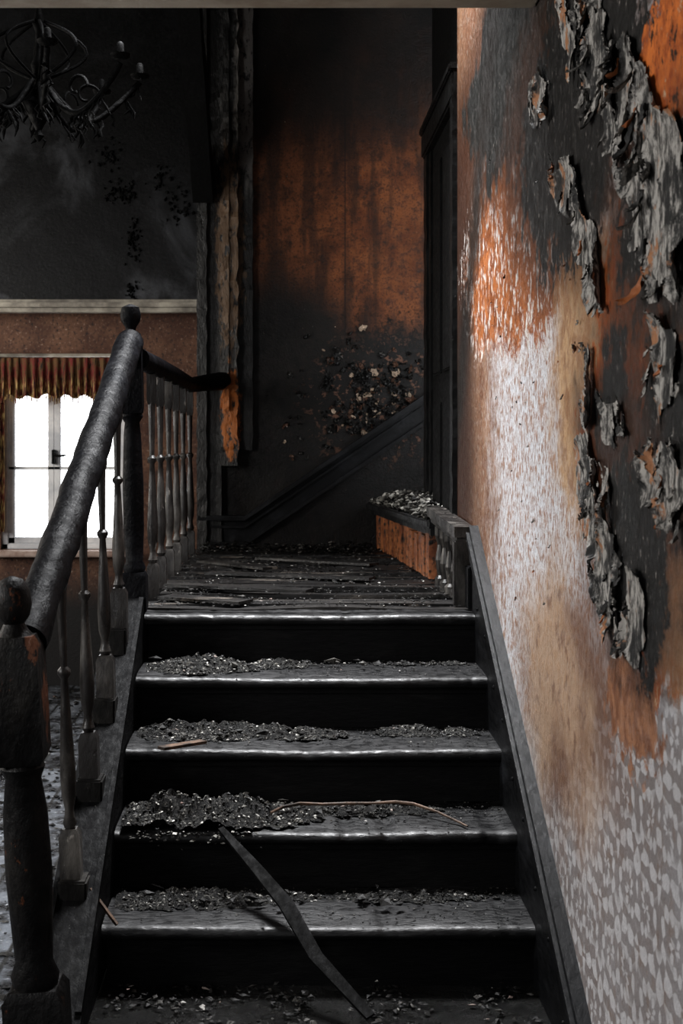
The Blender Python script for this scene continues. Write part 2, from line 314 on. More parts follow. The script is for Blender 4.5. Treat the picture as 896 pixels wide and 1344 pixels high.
for i in range(cols+1):
    x=-1.75+i/cols*.84; col=[]
    for j in range(rows+1):
        t=j/rows; z=1.80-.21*t-(.012*math.sin(x*60)+.02*noise.noise(Vector((x*9,0,3))))*t
        y=7.71+.018*math.sin(x*150+2*noise.noise(Vector((x*8,0,0))))*(.3+.7*t)
        col.append(bm.verts.new((x,y,z)))
    g.append(col)
for i in range(cols):
    for j in range(rows): bm.faces.new((g[i][j],g[i+1][j],g[i+1][j+1],g[i][j+1]))
val=empty('curtain_valance'); mkobj('gathered_fabric',bm,MAT_val,val,smooth=60)
bm=bmesh.new()
for i in range(130):
    x=-1.75+i/130*.84; z=1.80-.21-(.012*math.sin(x*60)); tube(bm,[(x,7.71,z+.01),(x+U(-.004,.004),7.71,z-U(.02,.035))],.0022,4)
mkobj('fringe',bm,MAT_val,val)
bm=bmesh.new(); tube(bm,[(-1.9,7.72,1.815),(-.86,7.72,1.815)],.010,8); mkobj('curtain_rod',bm,MAT_cornice,val)
bm=bmesh.new(); g=[]
for i in range(41):
    x=-1.72+i/40*.2; g.append([bm.verts.new((x,7.74+.02*math.sin(x*110),1.8-.95*j/6)) for j in range(7)])
for i in range(40):
    for j in range(6): bm.faces.new((g[i][j],g[i+1][j],g[i+1][j+1],g[i][j+1]))
mkobj('side_curtain',bm,MAT_val,None,smooth=60)
# casing at end of back wall
def ragged(bm,x0,x1,y0,y1,z0,z1,seg=60,amp=.008,seed=0):
    rings=[]
    for i in range(seg+1):
        z=z0+(z1-z0)*i/seg; a=[amp*noise.noise(Vector((z*14,seed,k*5))) for k in range(4)]
        rings.append([bm.verts.new(v) for v in((x0+a[0],y0+a[2],z),(x1+a[1],y0+a[3],z),(x1+a[1],y1,z),(x0+a[0],y1,z))])
    for i in range(seg):
        for j in range(4): bm.faces.new((rings[i][j],rings[i][(j+1)%4],rings[i+1][(j+1)%4],rings[i+1][j]))
    bm.faces.new(rings[0][::-1]);bm.faces.new(rings[-1])
bm=bmesh.new()
ragged(bm,-.435,-.385,7.22,7.31,.79,H,seed=1); ragged(bm,-.39,-.31,7.25,7.31,.79,H,seed=2); ragged(bm,-.315,-.225,7.20,7.31,1.22,H,80,.016,seed=3); ragged(bm,-.23,-.15,7.25,7.31,1.30,H,seed=4); ragged(bm,-.30,-.27,7.19,7.22,1.5,H,80,.01,seed=5)
mkobj('trim_3',bm,MAT_pil)
bm=bmesh.new(); beam(bm,(-.40,7.22,2.62),(-.42,5.7,3.72),.10,.16,seg=12,jit=.12); mkobj('charred_roof_brace',bm,MAT_black)
bm=bmesh.new()
def rake(bm,dz,h,y0):
    p=[(-.43,.79+dz),(-.19,.79+dz),(.76,1.43+dz),(1.5,1.93+dz)]
    lo=[];
    for x,z in p:
        lo.append([bm.verts.new((x,y,zz)) for y,zz in((y0,z),(y0,z+h),(7.3,z+h),(7.3,z))])
    for i in range(3):
        for j in range(4): bm.faces.new((lo[i][j],lo[i][(j+1)%4],lo[i+1][(j+1)%4],lo[i+1][j]))
    bm.faces.new(lo[0]);bm.faces.new(lo[-1][::-1])
rake(bm,.03,.12,7.27); rake(bm,.15,.025,7.22); rake(bm,.02,.02,7.235); rake(bm,.11,.014,7.245)
mkobj('baseboard_back',bm,MAT_skirt)
# ---------------------------------------------------------------- staircase
RISE=.158; RUN=.27; Y1=3.44; XL=-.43; XR=.62
st=empty('staircase')
def tread(bm,yf,yb,zt,x0,x1,nseg=140):
    prof=[(yb,zt-.036),(yf+.02,zt-.040)]
    for i in range(9):
        a=-math.pi/2-i/8*math.pi*.92; prof.append((yf+.018+.018*math.cos(a),zt-.022+.018*math.sin(a)))
    prof+=[(yf+.03,zt-.0035),(yf+.05,zt-.0015)]
    for t in(.35,.6,.8,1): prof.append((yf+.018+(yb-yf-.018)*t,zt))
    rings=[]
    for i in range(nseg+1):
        x=x0+(x1-x0)*i/nseg; r=[]
        for y,z in prof:
            w=noise.noise(Vector((x*7,y*5,z*9)))*.005+noise.noise(Vector((x*35,y*35,z*9)))*.0018+min(0,noise.noise(Vector((x*22,5,zt*30)))+.25)*.012
            wear=-.005*math.exp(-((x-.12)/.25)**2)*(1 if y<yf+.08 and z>zt-.02 else 0)
            fr=1 if y<yf+.05 else 0
            r.append(bm.verts.new((x,y-w*fr,z+(w if fr==0 else w*.5)+wear)))
        rings.append(r)
    n=len(prof)
    for i in range(nseg):
        for j in range(n): bm.faces.new((rings[i][j],rings[i+1][j],rings[i+1][(j+1)%n],rings[i][(j+1)%n]))
    bm.faces.new(rings[0]);bm.faces.new(rings[-1][::-1])
bm=bmesh.new(); bmr=bmesh.new()
for k in range(1,6):
    y=Y1+RUN*(k-1); z=RISE*k
    tread(bm,y,y+(.31 if k<5 else .10),z,XL-.01,XR+.015)
    box(bmr,XL,XR+.01,y+.036,y+.05,z-RISE,z-.034)
    box(bmr,XL,XR+.01,y+.026,y+.038,z-.054,z-.038)
mkobj('treads',bm,MAT_tread,st,smooth=50); mkobj('risers',bmr,MAT_riser,st)
def strz(y): return RISE+(y-Y1)*RISE/RUN
bm=bmesh.new()
pts=[(3.10,0),(3.12,strz(3.12)+.08),(4.56,strz(4.56)+.02),(4.56,0)]
A=[bm.verts.new((-.545-.02*(4.5-y)/1.4,y,z)) for y,z in pts];B=[bm.verts.new((-.445,y,z)) for y,z in pts]
bm.faces.new(A);bm.faces.new(B[::-1])
for j in range(4): bm.faces.new((A[j],B[j],B[(j+1)%4],A[(j+1)%4]))
mkobj('outer_stringer',bm,MAT_string,st)
bm=bmesh.new()
for xx in(-.452,-.545): beam(bm,(xx-(.01 if xx<-.5 else 0),3.14,strz(3.14)+.083),(xx,4.55,strz(4.55)+.025),.014,.014)
mkobj('stringer_capping',bm,MAT_string,st)
bm=bmesh.new()
for y in(3.48,3.78,4.06,4.34):
    box(bm,-.545,-.475,y-.045,y+.045,strz(y)-.02,strz(y)+.085,.005)
mkobj('plinth_blocks',bm,MAT_block,st)
bm=bmesh.new(); y=4.60; i=0
while y<7.2:
    w=U(.10,.135); 
    if y+w>7.28: w=7.28-y
    if w<.03: break
    t=U(-.003,.014); s=U(-.008,.008); x0=-.44-U(0,.03); nx=24; A=[]
    for q in range(nx+1):
        x=x0+(.635-x0)*q/nx
        o=noise.noise(Vector((x*3,i*7.3,0)))*.009
        A.append([bm.verts.new((x,y+.006+noise.noise(Vector((x*9,i*3.,5)))*.006,.790+t+o)),bm.verts.new((x,y+w-.004,.790+s+o)),bm.verts.new((x,y+w-.004,.75)),bm.verts.new((x,y+.006,.75))])
    for q in range(nx):
        for j in range(4): bm.faces.new((A[q][j],A[q+1][j],A[q+1][(j+1)%4],A[q][(j+1)%4]))
    bm.faces.new(A[0]);bm.faces.new(A[-1][::-1]); y+=w; i+=1
mkobj('landing_planks',bm,MAT_landing,st)
bm=bmesh.new(); box(bm,-.47,.635,4.60,7.29,0,.765) ; mkobj('landing_base',bm,MAT_riser,st)
bm=bmesh.new(); beam(bm,(-.40,4.85,.808),(-.12,4.70,.806),.10,.010); beam(bm,(-.42,5.25,.81),(.1,5.05,.808),.09,.010); beam(bm,(-.3,5.75,.808),(.35,5.50,.808),.08,.010); beam(bm,(-.1,6.5,.808),(.4,6.15,.808),.08,.010); beam(bm,(-.35,6.3,.81),(-.05,5.95,.808),.08,.010)
mkobj('loose_floorboards',bm,MAT_landing)
up=empty('upper_flight')
def quadprism(bm,p,z0,z1):
    A=[bm.verts.new((x,y,z0)) for x,y in p];B=[bm.verts.new((x,y,z1)) for x,y in p]
    bm.faces.new(A[::-1]);bm.faces.new(B)
    for j in range(len(p)): bm.faces.new((A[j],A[(j+1)%len(p)],B[(j+1)%len(p)],B[j]))
bm=bmesh.new()
quadprism(bm,[(.61,5.55),(.51,7.24),(.66,7.24),(.66,5.55)],.79,1.0)
mkobj('lower_riser_body',bm,MAT_black,up)
bm=bmesh.new()
for i in range(15):
    t0=i/15+.008;t1=(i+1)/15-.012
    a=Vector((.60,5.55,0)).lerp(Vector((.50,7.24,0)),t0);b=Vector((.60,5.55,0)).lerp(Vector((.50,7.24,0)),t1); o=U(-.006,.006)
    quadprism(bm,[(a.x-.016+o,a.y),(a.x+.01,a.y),(b.x+.01,b.y),(b.x-.016+o,b.y)],.80,.985-U(0,.03))
mkobj('beadboard_riser',bm,MAT_orange,up)
bm=bmesh.new(); quadprism(bm,[(.565,5.50),(.43,7.24),(.70,7.24),(.66,5.50)],1.0,1.035); bmesh.ops.bevel(bm,geom=bm.edges[:],offset=.008,segments=3,affect='EDGES')
quadprism(bm,[(.580,5.53),(.47,7.24),(.66,7.24),(.66,5.53)],.972,1.0)
for k in range(1,5): quadprism(bm,[(.70+.25*k,6.34),(.66+.25*k,7.24),(2.04,7.24),(2.04,6.34)],1.0+.165*(k-1),1.035+.165*k)
quadprism(bm,[(.69,6.34),(.69,7.24),(2.04,7.24),(2.04,6.34)],.0,1.03)
mkobj('upper_treads',bm,MAT_char,up)
bm=bmesh.new()
beam(bm,(.600,4.66,1.04),(.595,5.50,1.07),.065,.035); beam(bm,(.600,4.68,1.012),(.60,5.50,1.038),.045,.02)
box(bm,.570,.63,4.68,4.74,.79,1.01,.005)
for y in(4.86,5.02,5.18,5.34): turned(bm,(.598,y,.79),(.598,y,1.02),[(.022,0),(.022,.15),(.012,.2),(.020,.45),(.011,.7),(.022,.85),(.022,1)],10)
mkobj('stub_rail',bm,MAT_bal)
bm=bmesh.new()
def rak(bm,off,h,xf,ya=2.2,yb=4.62):
    P=[];
    for y in(ya,yb):
        z=strz(y)*.94+off+.012
        P.append([bm.verts.new(v) for v in((WX,y,z),(xf,y,z),(xf,y,z+h),(WX,y,z+h))])
    for j in range(4): bm.faces.new((P[0][j],P[1][j],P[1][(j+1)%4],P[0][(j+1)%4]))
    bm.faces.new(P[0]);bm.faces.new(P[1][::-1])
rak(bm,-.35,.57,.617); rak(bm,.21,.022,.600); rak(bm,.235,.02,.61); rak(bm,.15,.014,.610)
for q in range(9):
    y=3.1+q*.17; ball(bm,(.616,y,strz(y)*.94+.10+.03*(q%2)),.006,1,6)
mkobj('baseboard_right',bm,MAT_skirt)
bm=bmesh.new(); box(bm,.605,WX,4.60,5.17,.79,.93,.004); mkobj('baseboard_landing',bm,MAT_skirt)
# door
dr=empty('door_1')
boxobj('wall_door_side',WX+.03,WX+.14,5.17,6.32,0,H,mat=MAT_black)
bm=bmesh.new()
ragged(bm,.622,.67,5.172,5.25,.8,2.62,50,.004,11);ragged(bm,.635,.67,5.25,5.31,.8,2.60,50,.004,12);ragged(bm,.632,.67,6.20,6.31,.8,2.62,50,.005,13);ragged(bm,.642,.67,6.12,6.20,.8,2.6,50,.004,14)
box(bm,.62,.67,5.172,6.31,2.60,2.70,.008);box(bm,.61,.67,5.172,6.31,2.70,2.73,.006)
mkobj('casing',bm,MAT_trim,dr)
bm=bmesh.new(); box(bm,.652,.672,5.31,6.12,.8,2.6)
for z0,z1 in((.95,1.5),(1.62,2.5)):
    for y0,y1 in((5.40,5.68),(5.76,6.04)): box(bm,.643,.655,y0,y1,z0,z1,.008)
mkobj('door_leaf',bm,MAT_black,dr)
bm=bmesh.new()
for z in(1.2,2.3): box(bm,.63,.65,5.30,5.33,z,z+.1,.003)
mkobj('hinges',bm,MAT_iron,dr)
# ---------------------------------------------------------------- balustrade
bal=empty('stair_balustrade')
bm=bmesh.new(); p0=Vector((-.515,3.02,0)); p1=Vector((-.574,3.0,1.05))
def tz(z): return z/1.05
turned(bm,p0,p1,[(.062,0),(.062,tz(.16)),(.050,tz(.18))],square=True)
turned(bm,p0,p1,[(.046,tz(.17)),(.052,tz(.2)),(.040,tz(.23)),(.044,tz(.30)),(.050,tz(.42)),(.047,tz(.55)),(.038,tz(.62)),(.048,tz(.645)),(.040,tz(.66))],20)
turned(bm,p0,p1,[(.046,tz(.655)),(.054,tz(.675)),(.054,tz(.90)),(.044,tz(.925))],square=True)
turned(bm,p0,p1,[(.044,tz(.92)),(.030,tz(.935)),(.022,tz(.95)),(.034,tz(.965)),(.040,tz(.99)),(.037,tz(1.02)),(.024,tz(1.042)),(.005,tz(1.05))],20)
mkobj('newel_post_bottom',bm,MAT_newel,bal,smooth=40)
bm=bmesh.new(); p0=Vector((-.475,4.6,.62)); p1=Vector((-.493,4.6,1.785)); Lz=1.165
def tu(z): return (z-.62)/Lz
turned(bm,p0,p1,[(.040,0),(.040,tu(.90)),(.034,tu(.915))],square=True)
turned(bm,p0,p1,[(.032,tu(.91)),(.037,tu(.93)),(.028,tu(.95)),(.033,tu(1.05)),(.034,tu(1.2)),(.028,tu(1.36)),(.024,tu(1.40)),(.036,tu(1.42)),(.030,tu(1.435))],18)
turned(bm,p0,p1,[(.033,tu(1.43)),(.036,tu(1.45)),(.036,tu(1.66)),(.030,tu(1.69))],square=True)
turned(bm,p0,p1,[(.030,tu(1.69)),(.016,tu(1.70)),(.018,tu(1.71)),(.031,tu(1.73)),(.034,tu(1.75)),(.028,tu(1.775)),(.006,tu(1.785))],18)
mkobj('newel_post_top',bm,MAT_rail,bal,smooth=40)
bm=bmesh.new(); a=Vector((-.550,3.04,.905)); b=Vector((-.492,4.58,1.66)); n=110
tube(bm,[a.lerp(b,i/n)+Vector((noise.noise(Vector((i*.1,0,0)))*.004,0,noise.noise(Vector((0,i*.12,0)))*.005)) for i in range(n+1)],[.045+.002*noise.noise(Vector((i*.2,4,0))) for i in range(n+1)],24,jit=.09)
mkobj('sloping_handrail',bm,MAT_rail,bal,smooth=60)
bm=bmesh.new(); pts=[(-.47,4.62,1.61),(-.462,5.2,1.615),(-.455,6.0,1.62),(-.45,6.9,1.62),(-.43,7.06,1.63),(-.37,7.12,1.64),(-.31,7.15,1.65),(-.275,7.17,1.665)]
tube(bm,pts,[.036,.036,.036,.036,.038,.042,.046,.03],14,jit=.15); mkobj('landing_handrail',bm,MAT_rail,bal,smooth=60)
SP=[(.011,.0),(.016,.02),(.011,.05),(.010,.08),(.016,.13),(.018,.22),(.015,.34),(.010,.52),(.008,.60),(.015,.62),(.015,.635),(.008,.65),(.009,.74),(.011,.90),(.013,1)]
def baluster(bm,xb,xt,y,zb,zt,blk=.15,bw_=.022):
    p0=Vector((xb,y,zb));p1=Vector((xt,y,zt)); d=(p1-p0); L=d.length; k=blk/L
    turned(bm,p0,p1,[(bw_,0),(bw_,k*.9),(bw_*.7,k)],square=True)
    k2=1-.13/L
    turned(bm,p0.lerp(p1,k),p0.lerp(p1,k2+.03),[(r*1.1,t) for r,t in SP],14)
    turned(bm,p0,p1,[(.012,k2),(.016,k2+.02),(.016,1)],square=True)
bm=bmesh.new()
def railz(y): return .905+(y-3.04)*(.755/1.54)
for xb,xt,y in((-.515,-.548,3.48),(-.512,-.537,3.78),(-.503,-.522,4.06),(-.498,-.508,4.34)):
    baluster(bm,xb,xt,y,strz(y)+.035,railz(y)-.02,.17,.025)
mkobj('stair_balusters',bm,MAT_bal,bal,smooth=40)
bm=bmesh.new()
for i,y in enumerate((5.0,5.32,5.68,6.05,6.45,6.9)):
    baluster(bm,-.455+.01*(i/5),-.462+.012*(i/5),y,.79,1.60,.12,.020)
mkobj('landing_balusters',bm,MAT_bal,bal,smooth=40)
# ---------------------------------------------------------------- chandelier
ch=empty('chandelier'); C=Vector((-.86,5.0,2.60))
bm=bmesh.new()
turned(bm,C+Vector((0,0,-.20)),C+Vector((0,0,.28)),[(.004,0),(.020,.04),(.010,.08),(.040,.2),(.060,.28),(.03,.36),(.012,.42),(.02,.5),(.028,.56),(.012,.64),(.010,.8),(.022,.86),(.006,1)],14)
mkobj('central_column',bm,MAT_iron,ch,smooth=50)
bm=bmesh.new()
for k in range(8):
    a=k/8*2*math.pi+.25; dr_=Vector((math.cos(a),math.sin(a),0)); pts=[]
    for i in range(21):
        t=i/20; r=.03+.33*t; z=-.13*math.sin(t*math.pi*.95)+.05*t*t+.03*noise.noise(Vector((k*3.3,t*2,0)))
        pts.append(C+dr_*r+Vector((0,0,z)))
    tube(bm,pts,.0105,7,jit=.3)
    pts=[]
    for i in range(15):
        t=i/14; an=t*4.8; r=.050*(1-t*.7)
        pts.append(C+dr_*(.17+r*math.cos(an))+Vector((0,0,-.03+r*math.sin(an))))
    tube(bm,pts,.006,6)
    pts=[C+dr_*(.02+.15*math.sin(i/10*3.1))+Vector((0,0,.02+.2*i/10)) for i in range(11)]; tube(bm,pts,.006,6)
    e=C+dr_*.36+Vector((0,0,.05))
    turned(bm,e-Vector((0,0,.01)),e+Vector((0,0,.05)),[(.006,0),(.032,.12),(.036,.3),(.014,.4),(.012,.9),(.006,1)],10)
    for q in range(12):
        tt=U(.1,1); p=C+dr_*(.03+.33*tt)+Vector((0,0,-.13*math.sin(tt*math.pi*.95)+.05*tt*tt)); pts=[p]
        for w_ in range(3): p=p+Vector((U(-.02,.02),U(-.01,.01),-U(.01,.03))); pts.append(p)
        tube(bm,pts,[.006,.004,.006,.0015],5)
mkobj('scrolled_arms',bm,MAT_iron,ch,smooth=60)
bm=bmesh.new(); z=C.z+.28
while z<H:
    q=int(z*40)%2; pts=[Vector((C.x+(.012*math.cos(t) if q else 0),C.y+(0 if q else .012*math.cos(t)),z+.018*math.sin(t)+.014)) for t in[i/8*2*math.pi for i in range(9)]]
    tube(bm,pts,.0035,5); z+=.027
mkobj('chain',bm,MAT_iron,ch)
OCT=[(1,0,0),(-1,0,0),(0,1,0),(0,-1,0),(0,0,1),(0,0,-1)]
OF=[(0,2,4),(2,1,4),(1,3,4),(3,0,4),(2,0,5),(1,2,5),(3,1,5),(0,3,5)]
def bit(bm,c,s,flat=.4):
    m_=Matrix.Rotation(R()*6.28,3,'Z')@Matrix.Rotation(U(-.6,.6),3,'X')
    vs=[bm.verts.new(c+m_@Vector((p[0]*s*U(.5,1.6),p[1]*s*U(.3,1.0),p[2]*s*flat*U(.4,1.2)))) for p in OCT]
    for f in OF: bm.faces.new([vs[i] for i in f])
bm=bmesh.new()
for cx,cz,sx,sz,n in((-.93,2.88,.03,.04,40),(-.86,2.68,.05,.03,60),(-.80,2.40,.02,.06,50),(-.55,2.6,.03,.05,40),(-.80,2.16,.02,.04,30),(-.66,2.75,.03,.04,30)):
    for q in range(n): bit(bm,Vector((cx+random.gauss(0,sx),7.594,cz+random.gauss(0,sz))),U(.003,.013),1.6)
mkobj('soot_blisters',bm,MAT_iron)
# ---------------------------------------------------------------- peeling wallpaper
def inside(p,poly):
    c=False;j=len(poly)-1
    for i in range(len(poly)):
        a=poly[i];b=poly[j]
        if (a[1]>p[1])!=(b[1]>p[1]) and p[0]<(b[0]-a[0])*(p[1]-a[1])/(b[1]-a[1])+a[0]: c=not c
        j=i
    return c
def jag(poly,it=4,amp=.16):
    for _ in range(it):
        q=[]
        for i,p in enumerate(poly):
            n_=poly[(i+1)%len(poly)]; d=(n_[0]-p[0],n_[1]-p[1]); k=(R()-.5)*2*amp
            q+= [p,((p[0]+n_[0])/2-d[1]*k,(p[1]+n_[1])/2+d[0]*k)]
        poly=q
    return poly
def dist(p,poly):
    m_=9
    for i in range(len(poly)):
        a=poly[i];b=poly[(i+1)%len(poly)];dx=b[0]-a[0];dy=b[1]-a[1];l=dx*dx+dy*dy+1e-12
        t=max(0,min(1,((p[0]-a[0])*dx+(p[1]-a[1])*dy)/l)); e=(p[0]-a[0]-t*dx)**2+(p[1]-a[1]-t*dy)**2
        if e<m_: m_=e
    return math.sqrt(m_)
def flap(bm,pxpoly,h=.0035,curl=.020,fold=.007,seed=0,holes=.28):
    poly=jag([wp(*p) for p in pxpoly],3,.24)
    u0=min(p[0] for p in poly);u1=max(p[0] for p in poly);v0=min(p[1] for p in poly);v1=max(p[1] for p in poly)
    nu=int((u1-u0)/h)+1;nv=int((v1-v0)/h)+1;V={}
    def hole(u,v): return noise.noise(Vector((u*11,v*6,seed*3.1)))+.45*noise.noise(Vector((u*34,v*18,seed)))+.2*noise.noise(Vector((u*90,v*70,seed)))-holes
    def vert(i,j):
        if (i,j) in V: return V[i,j]
        u=u0+i*h;v=v0+j*h; d=min(dist((u,v),poly),max(0,-hole(u,v))*.07)
        f=abs(noise.noise(Vector((u*26,v*4,seed))))+.5*abs(noise.noise(Vector((u*60,v*10,seed))))+.25*noise.noise(Vector((u*140,v*40,seed)))
        off=.002+curl*math.exp(-d/.009)*max(0,.40+1.3*noise.noise(Vector((u*12,v*12,seed+5))))+fold*f
        V[i,j]=bm.verts.new((WX-max(off,.001),u,v)); return V[i,j]
    for i in range(nu):
        for j in range(nv):
            c=(u0+(i+.5)*h,v0+(j+.5)*h)
            if hole(*c)<0 and inside(c,poly): bm.faces.new((vert(i,j),vert(i,j+1),vert(i+1,j+1),vert(i+1,j)))
bm=bmesh.new()
flap(bm,[(750,30),(790,10),(835,50),(855,100),(870,140),(896,165),(915,300),(890,400),(855,395),(830,330),(832,260),(808,200),(790,150),(765,130)],h=.004,seed=1,holes=.30)
flap(bm,[(724,200),(748,205),(768,270),(790,340),(800,410),(775,380),(758,300),(730,260)],seed=2)
flap(bm,[(858,430),(890,440),(885,520),(866,570),(850,500)],seed=3,holes=.3)
flap(bm,[(756,590),(778,585),(805,640),(805,700),(833,740),(850,790),(840,880),(806,860),(786,790),(780,720),(762,670)],seed=4)
flap(bm,[(762,450),(781,460),(783,560),(762,560)],seed=6,holes=.3)
flap(bm,[(700,110),(724,112),(726,160),(704,170)],seed=7,holes=.1)
flap(bm,[(795,510),(820,505),(826,580),(802,585)],seed=8,holes=.1)
flap(bm,[(845,590),(872,580),(905,550),(915,640),(885,700),(850,670)],seed=13,holes=.1)
flap(bm,[(742,-10),(795,-20),(792,25),(762,45),(752,110),(742,60)],seed=14)
mkobj('peeling_wallpaper_sheets',bm,MAT_sheet,smooth=70)
def sheet(bm,c,w,l,curl,lift,ang,plane='R'):
    nu=max(4,int(w/.004)); nv=max(5,int(l/.005)); sd=U(0,99); V={}
    ca,sa=math.cos(ang),math.sin(ang)
    prof=[(0,0)];th=.0
    for j in range(nv):
        th=min(th+curl/nv*(.3+1.4*j/nv),2.9); p=prof[-1]; prof.append((p[0]+math.cos(th)*l/nv,p[1]+math.sin(th)*l/nv))
    for i in range(nu+1):
        for j in range(nv+1):
            t=j/nv; s=(i/nu-.5)
            ww=w*(.65+.5*noise.noise(Vector((t*3,sd,0)))+.35*math.sin(t*3.0))
            u=s*ww+.25*w*noise.noise(Vector((t*4,sd,7)))
            d,o=prof[j]; o+=lift+.006*noise.noise(Vector((s*5,t*6,sd)))+abs(s)*abs(s)*w*.9*U(.9,1.1)
            d+=.3*w*noise.noise(Vector((s*5,sd,2)))*t
            a=u*ca-(-d)*sa; b=u*sa+(-d)*ca
            if plane=='R': V[i,j]=bm.verts.new((WX-.002-abs(o),c[0]+a,c[1]+b))
            else: V[i,j]=bm.verts.new((c[0]+a,7.298-abs(o),c[1]+b))
    for i in range(nu):
        for j in range(nv):
            bm.faces.new((V[i,j],V[i,j+1],V[i+1,j+1],V[i+1,j]))
bm=bmesh.new()
def fill(pxpoly,n,w,l,curl=(.3,1.4),ang=.35):
    poly=[wp(*p) for p in pxpoly]; u0=min(p[0] for p in poly);u1=max(p[0] for p in poly);v0=min(p[1] for p in poly);v1=max(p[1] for p in poly); k=0;tries=0
    while k<n and tries<4000:
        tries+=1; p=(U(u0,u1),U(v0,v1))
        if inside(p,poly): sheet(bm,p,U(*w),U(*l),U(*curl),U(.001,.010),random.gauss(0,ang)); k+=1
fill([(758,40),(790,20),(835,60),(850,110),(862,150),(896,170),(905,300),(880,380),(855,365),(830,320),(838,260),(815,200),(800,150),(775,130)],24,(.014,.035),(.03,.09),(.5,1.8))
fill([(728,210),(748,215),(765,270),(785,340),(795,400),(775,380),(760,300),(735,250)],8,(.010,.02),(.015,.04))
fill([(762,600),(775,590),(800,640),(800,700),(830,740),(845,780),(835,850),(810,840),(790,780),(785,720),(768,670)],14,(.010,.022),(.015,.045))
fill([(850,430),(896,430),(896,700),(850,680)],12,(.010,.022),(.015,.045))
fill([(640,200),(760,250),(790,800),(660,800)],30,(.003,.007),(.005,.015),(.3,1.5))
mkobj('peeling_wallpaper_curls',bm,MAT_peel,smooth=60)
bm=bmesh.new()
n=0
while n<230:
    px=random.gauss(490,42);py=random.gauss(526,36)
    if px>556 or py>650-(px-320)*.5 or noise.noise(Vector((px*.03,py*.03,1)))<-.15: continue
    n+=1; sheet(bm,bw(px,py),U(.008,.048),U(.008,.040),U(.3,1.0),U(.001,.006),random.gauss(0,1.2),'B')
for _ in range(10): sheet(bm,bw(U(372,405),U(540,610)),U(.01,.025),U(.01,.03),U(.4,1.6),U(.002,.008),random.gauss(0,1.),'B')
for _ in range(60): sheet(bm,bw(U(340,556),U(100,560)),U(.003,.006),U(.004,.010),1.,.002,random.gauss(0,1.),'B')
mkobj('blistered_wallpaper_flakes',bm,MAT_chip)
# ---------------------------------------------------------------- debris
deb=bmesh.new(); ash=bmesh.new(); heap=bmesh.new()
HE={1:[(-.25,.19,.24,.07,.020),(.32,.22,.28,.05,.012),(-.02,.21,.15,.04,.014)],2:[(-.28,.12,.18,.14,.046),(-.10,.16,.15,.11,.036),(.18,.2,.28,.06,.015)],3:[(-.22,.20,.22,.08,.034),(0.0,.19,.16,.07,.024),(.42,.22,.18,.06,.018)],4:[(-.25,.17,.16,.10,.032),(-.02,.20,.14,.06,.018),(.4,.24,.25,.03,.010)]}
def hz(k,x,yo):
    h=0
    for cx,cy,rx,ry,hh in HE[k]:
        d=((x-cx)/rx)**2+((yo-cy)/ry)**2; h=max(h,hh*math.exp(-d*1.1))
    return h*(1+1.1*noise.noise(Vector((x*14,yo*14+k*9,0)))+.9*noise.noise(Vector((x*45,yo*45,k))))-.006
for k in range(1,5):
    y=Y1+RUN*(k-1); z=RISE*k; nx,ny=260,62; V={}
    for i in range(nx+1):
        for j in range(ny+1):
            x=XL+.005+(XR-XL-.01)*i/nx; yo=.008+(RUN+.015)*j/ny; h=hz(k,x,yo)
            V[i,j]=(x,y+yo,z+.001+h+.003*R(),h)
    vm_={}
    def gv(i,j):
        if (i,j) not in vm_: vm_[i,j]=heap.verts.new(V[i,j][:3])
        return vm_[i,j]
    for i in range(nx):
        for j in range(ny):
            if max(V[i,j][3],V[i+1,j][3],V[i,j+1][3],V[i+1,j+1][3])>0: heap.faces.new((gv(i,j),gv(i+1,j),gv(i+1,j+1),gv(i,j+1)))
    for _ in range(3000):
        x=U(XL+.01,XR-.01);yo=U(.01,RUN+.02);h=hz(k,x,yo)
        if h>0:
            if x<.1 and R()<(.65 if k==2 else .4): bit(ash,Vector((x,y+yo,z+h+.003)),U(.002,.0075),.7)
            else: bit(deb,Vector((x,y+yo,z+h+.003)),U(.002,.0085),.7)
        elif R()<.06+.30*(yo/RUN)**2: bit(deb,Vector((x,y+yo,z+.003)),U(.0015,.006))
    for _ in range(14): bit(deb,Vector((U(XL+.03,.3),y+U(.1,.25),z+.02)),U(.012,.024),.5)
for _ in range(110): bit(ash,Vector((U(-.42,-.05),Y1+RUN-U(-.002,.006),RISE*2-abs(random.gauss(0,.02)))),U(.003,.008))
for _ in range(2400):
    X=U(-.43,.6);Y=U(4.6,7.22)
    if noise.noise(Vector((X*5,Y*5,3)))>-.1: bit(deb,Vector((X,Y,.803)),U(.002,.009)*(1.3 if Y>6 else 1))
for _ in range(200): bit(ash,Vector((U(-.43,.6),U(4.6,7.2),.805)),U(.002,.007))
for _ in range(500): bit(deb,Vector((U(-.4,.45),7.2-abs(random.gauss(0,.15)),.80+abs(random.gauss(0,.015)))),U(.005,.02))
for _ in range(1400):
    X=U(-.42,.6);Y=U(3.0,3.46)
    if noise.noise(Vector((X*6,Y*6,8)))>-.1: bit(deb,Vector((X,Y,.004+abs(random.gauss(0,.006)))),U(.003,.012))
mkobj('charred_debris',deb,MAT_deb)
mkobj('ash_and_plaster_rubble',ash,MAT_ash)
mkobj('ash_heaps',heap,MAT_heap,smooth=80)
bm=bmesh.new()
for _ in range(1800):
    t=R(); y=5.52+1.65*t; x=.565-.12*t+abs(random.gauss(0,.09)); hh=.085*math.exp(-((t-.45)/.40)**2)
    bit(bm,Vector((min(x,.66),y,1.037+hh*R())),U(.004,.022),.7)
mkobj('rubble_heap',bm,MAT_ash)
bm=bmesh.new()
for _ in range(1500): bit(bm,Vector((U(-1.6,-.6),U(2.6,7.6),.004)),U(.004,.02))
mkobj('floor_debris',bm,MAT_deb)
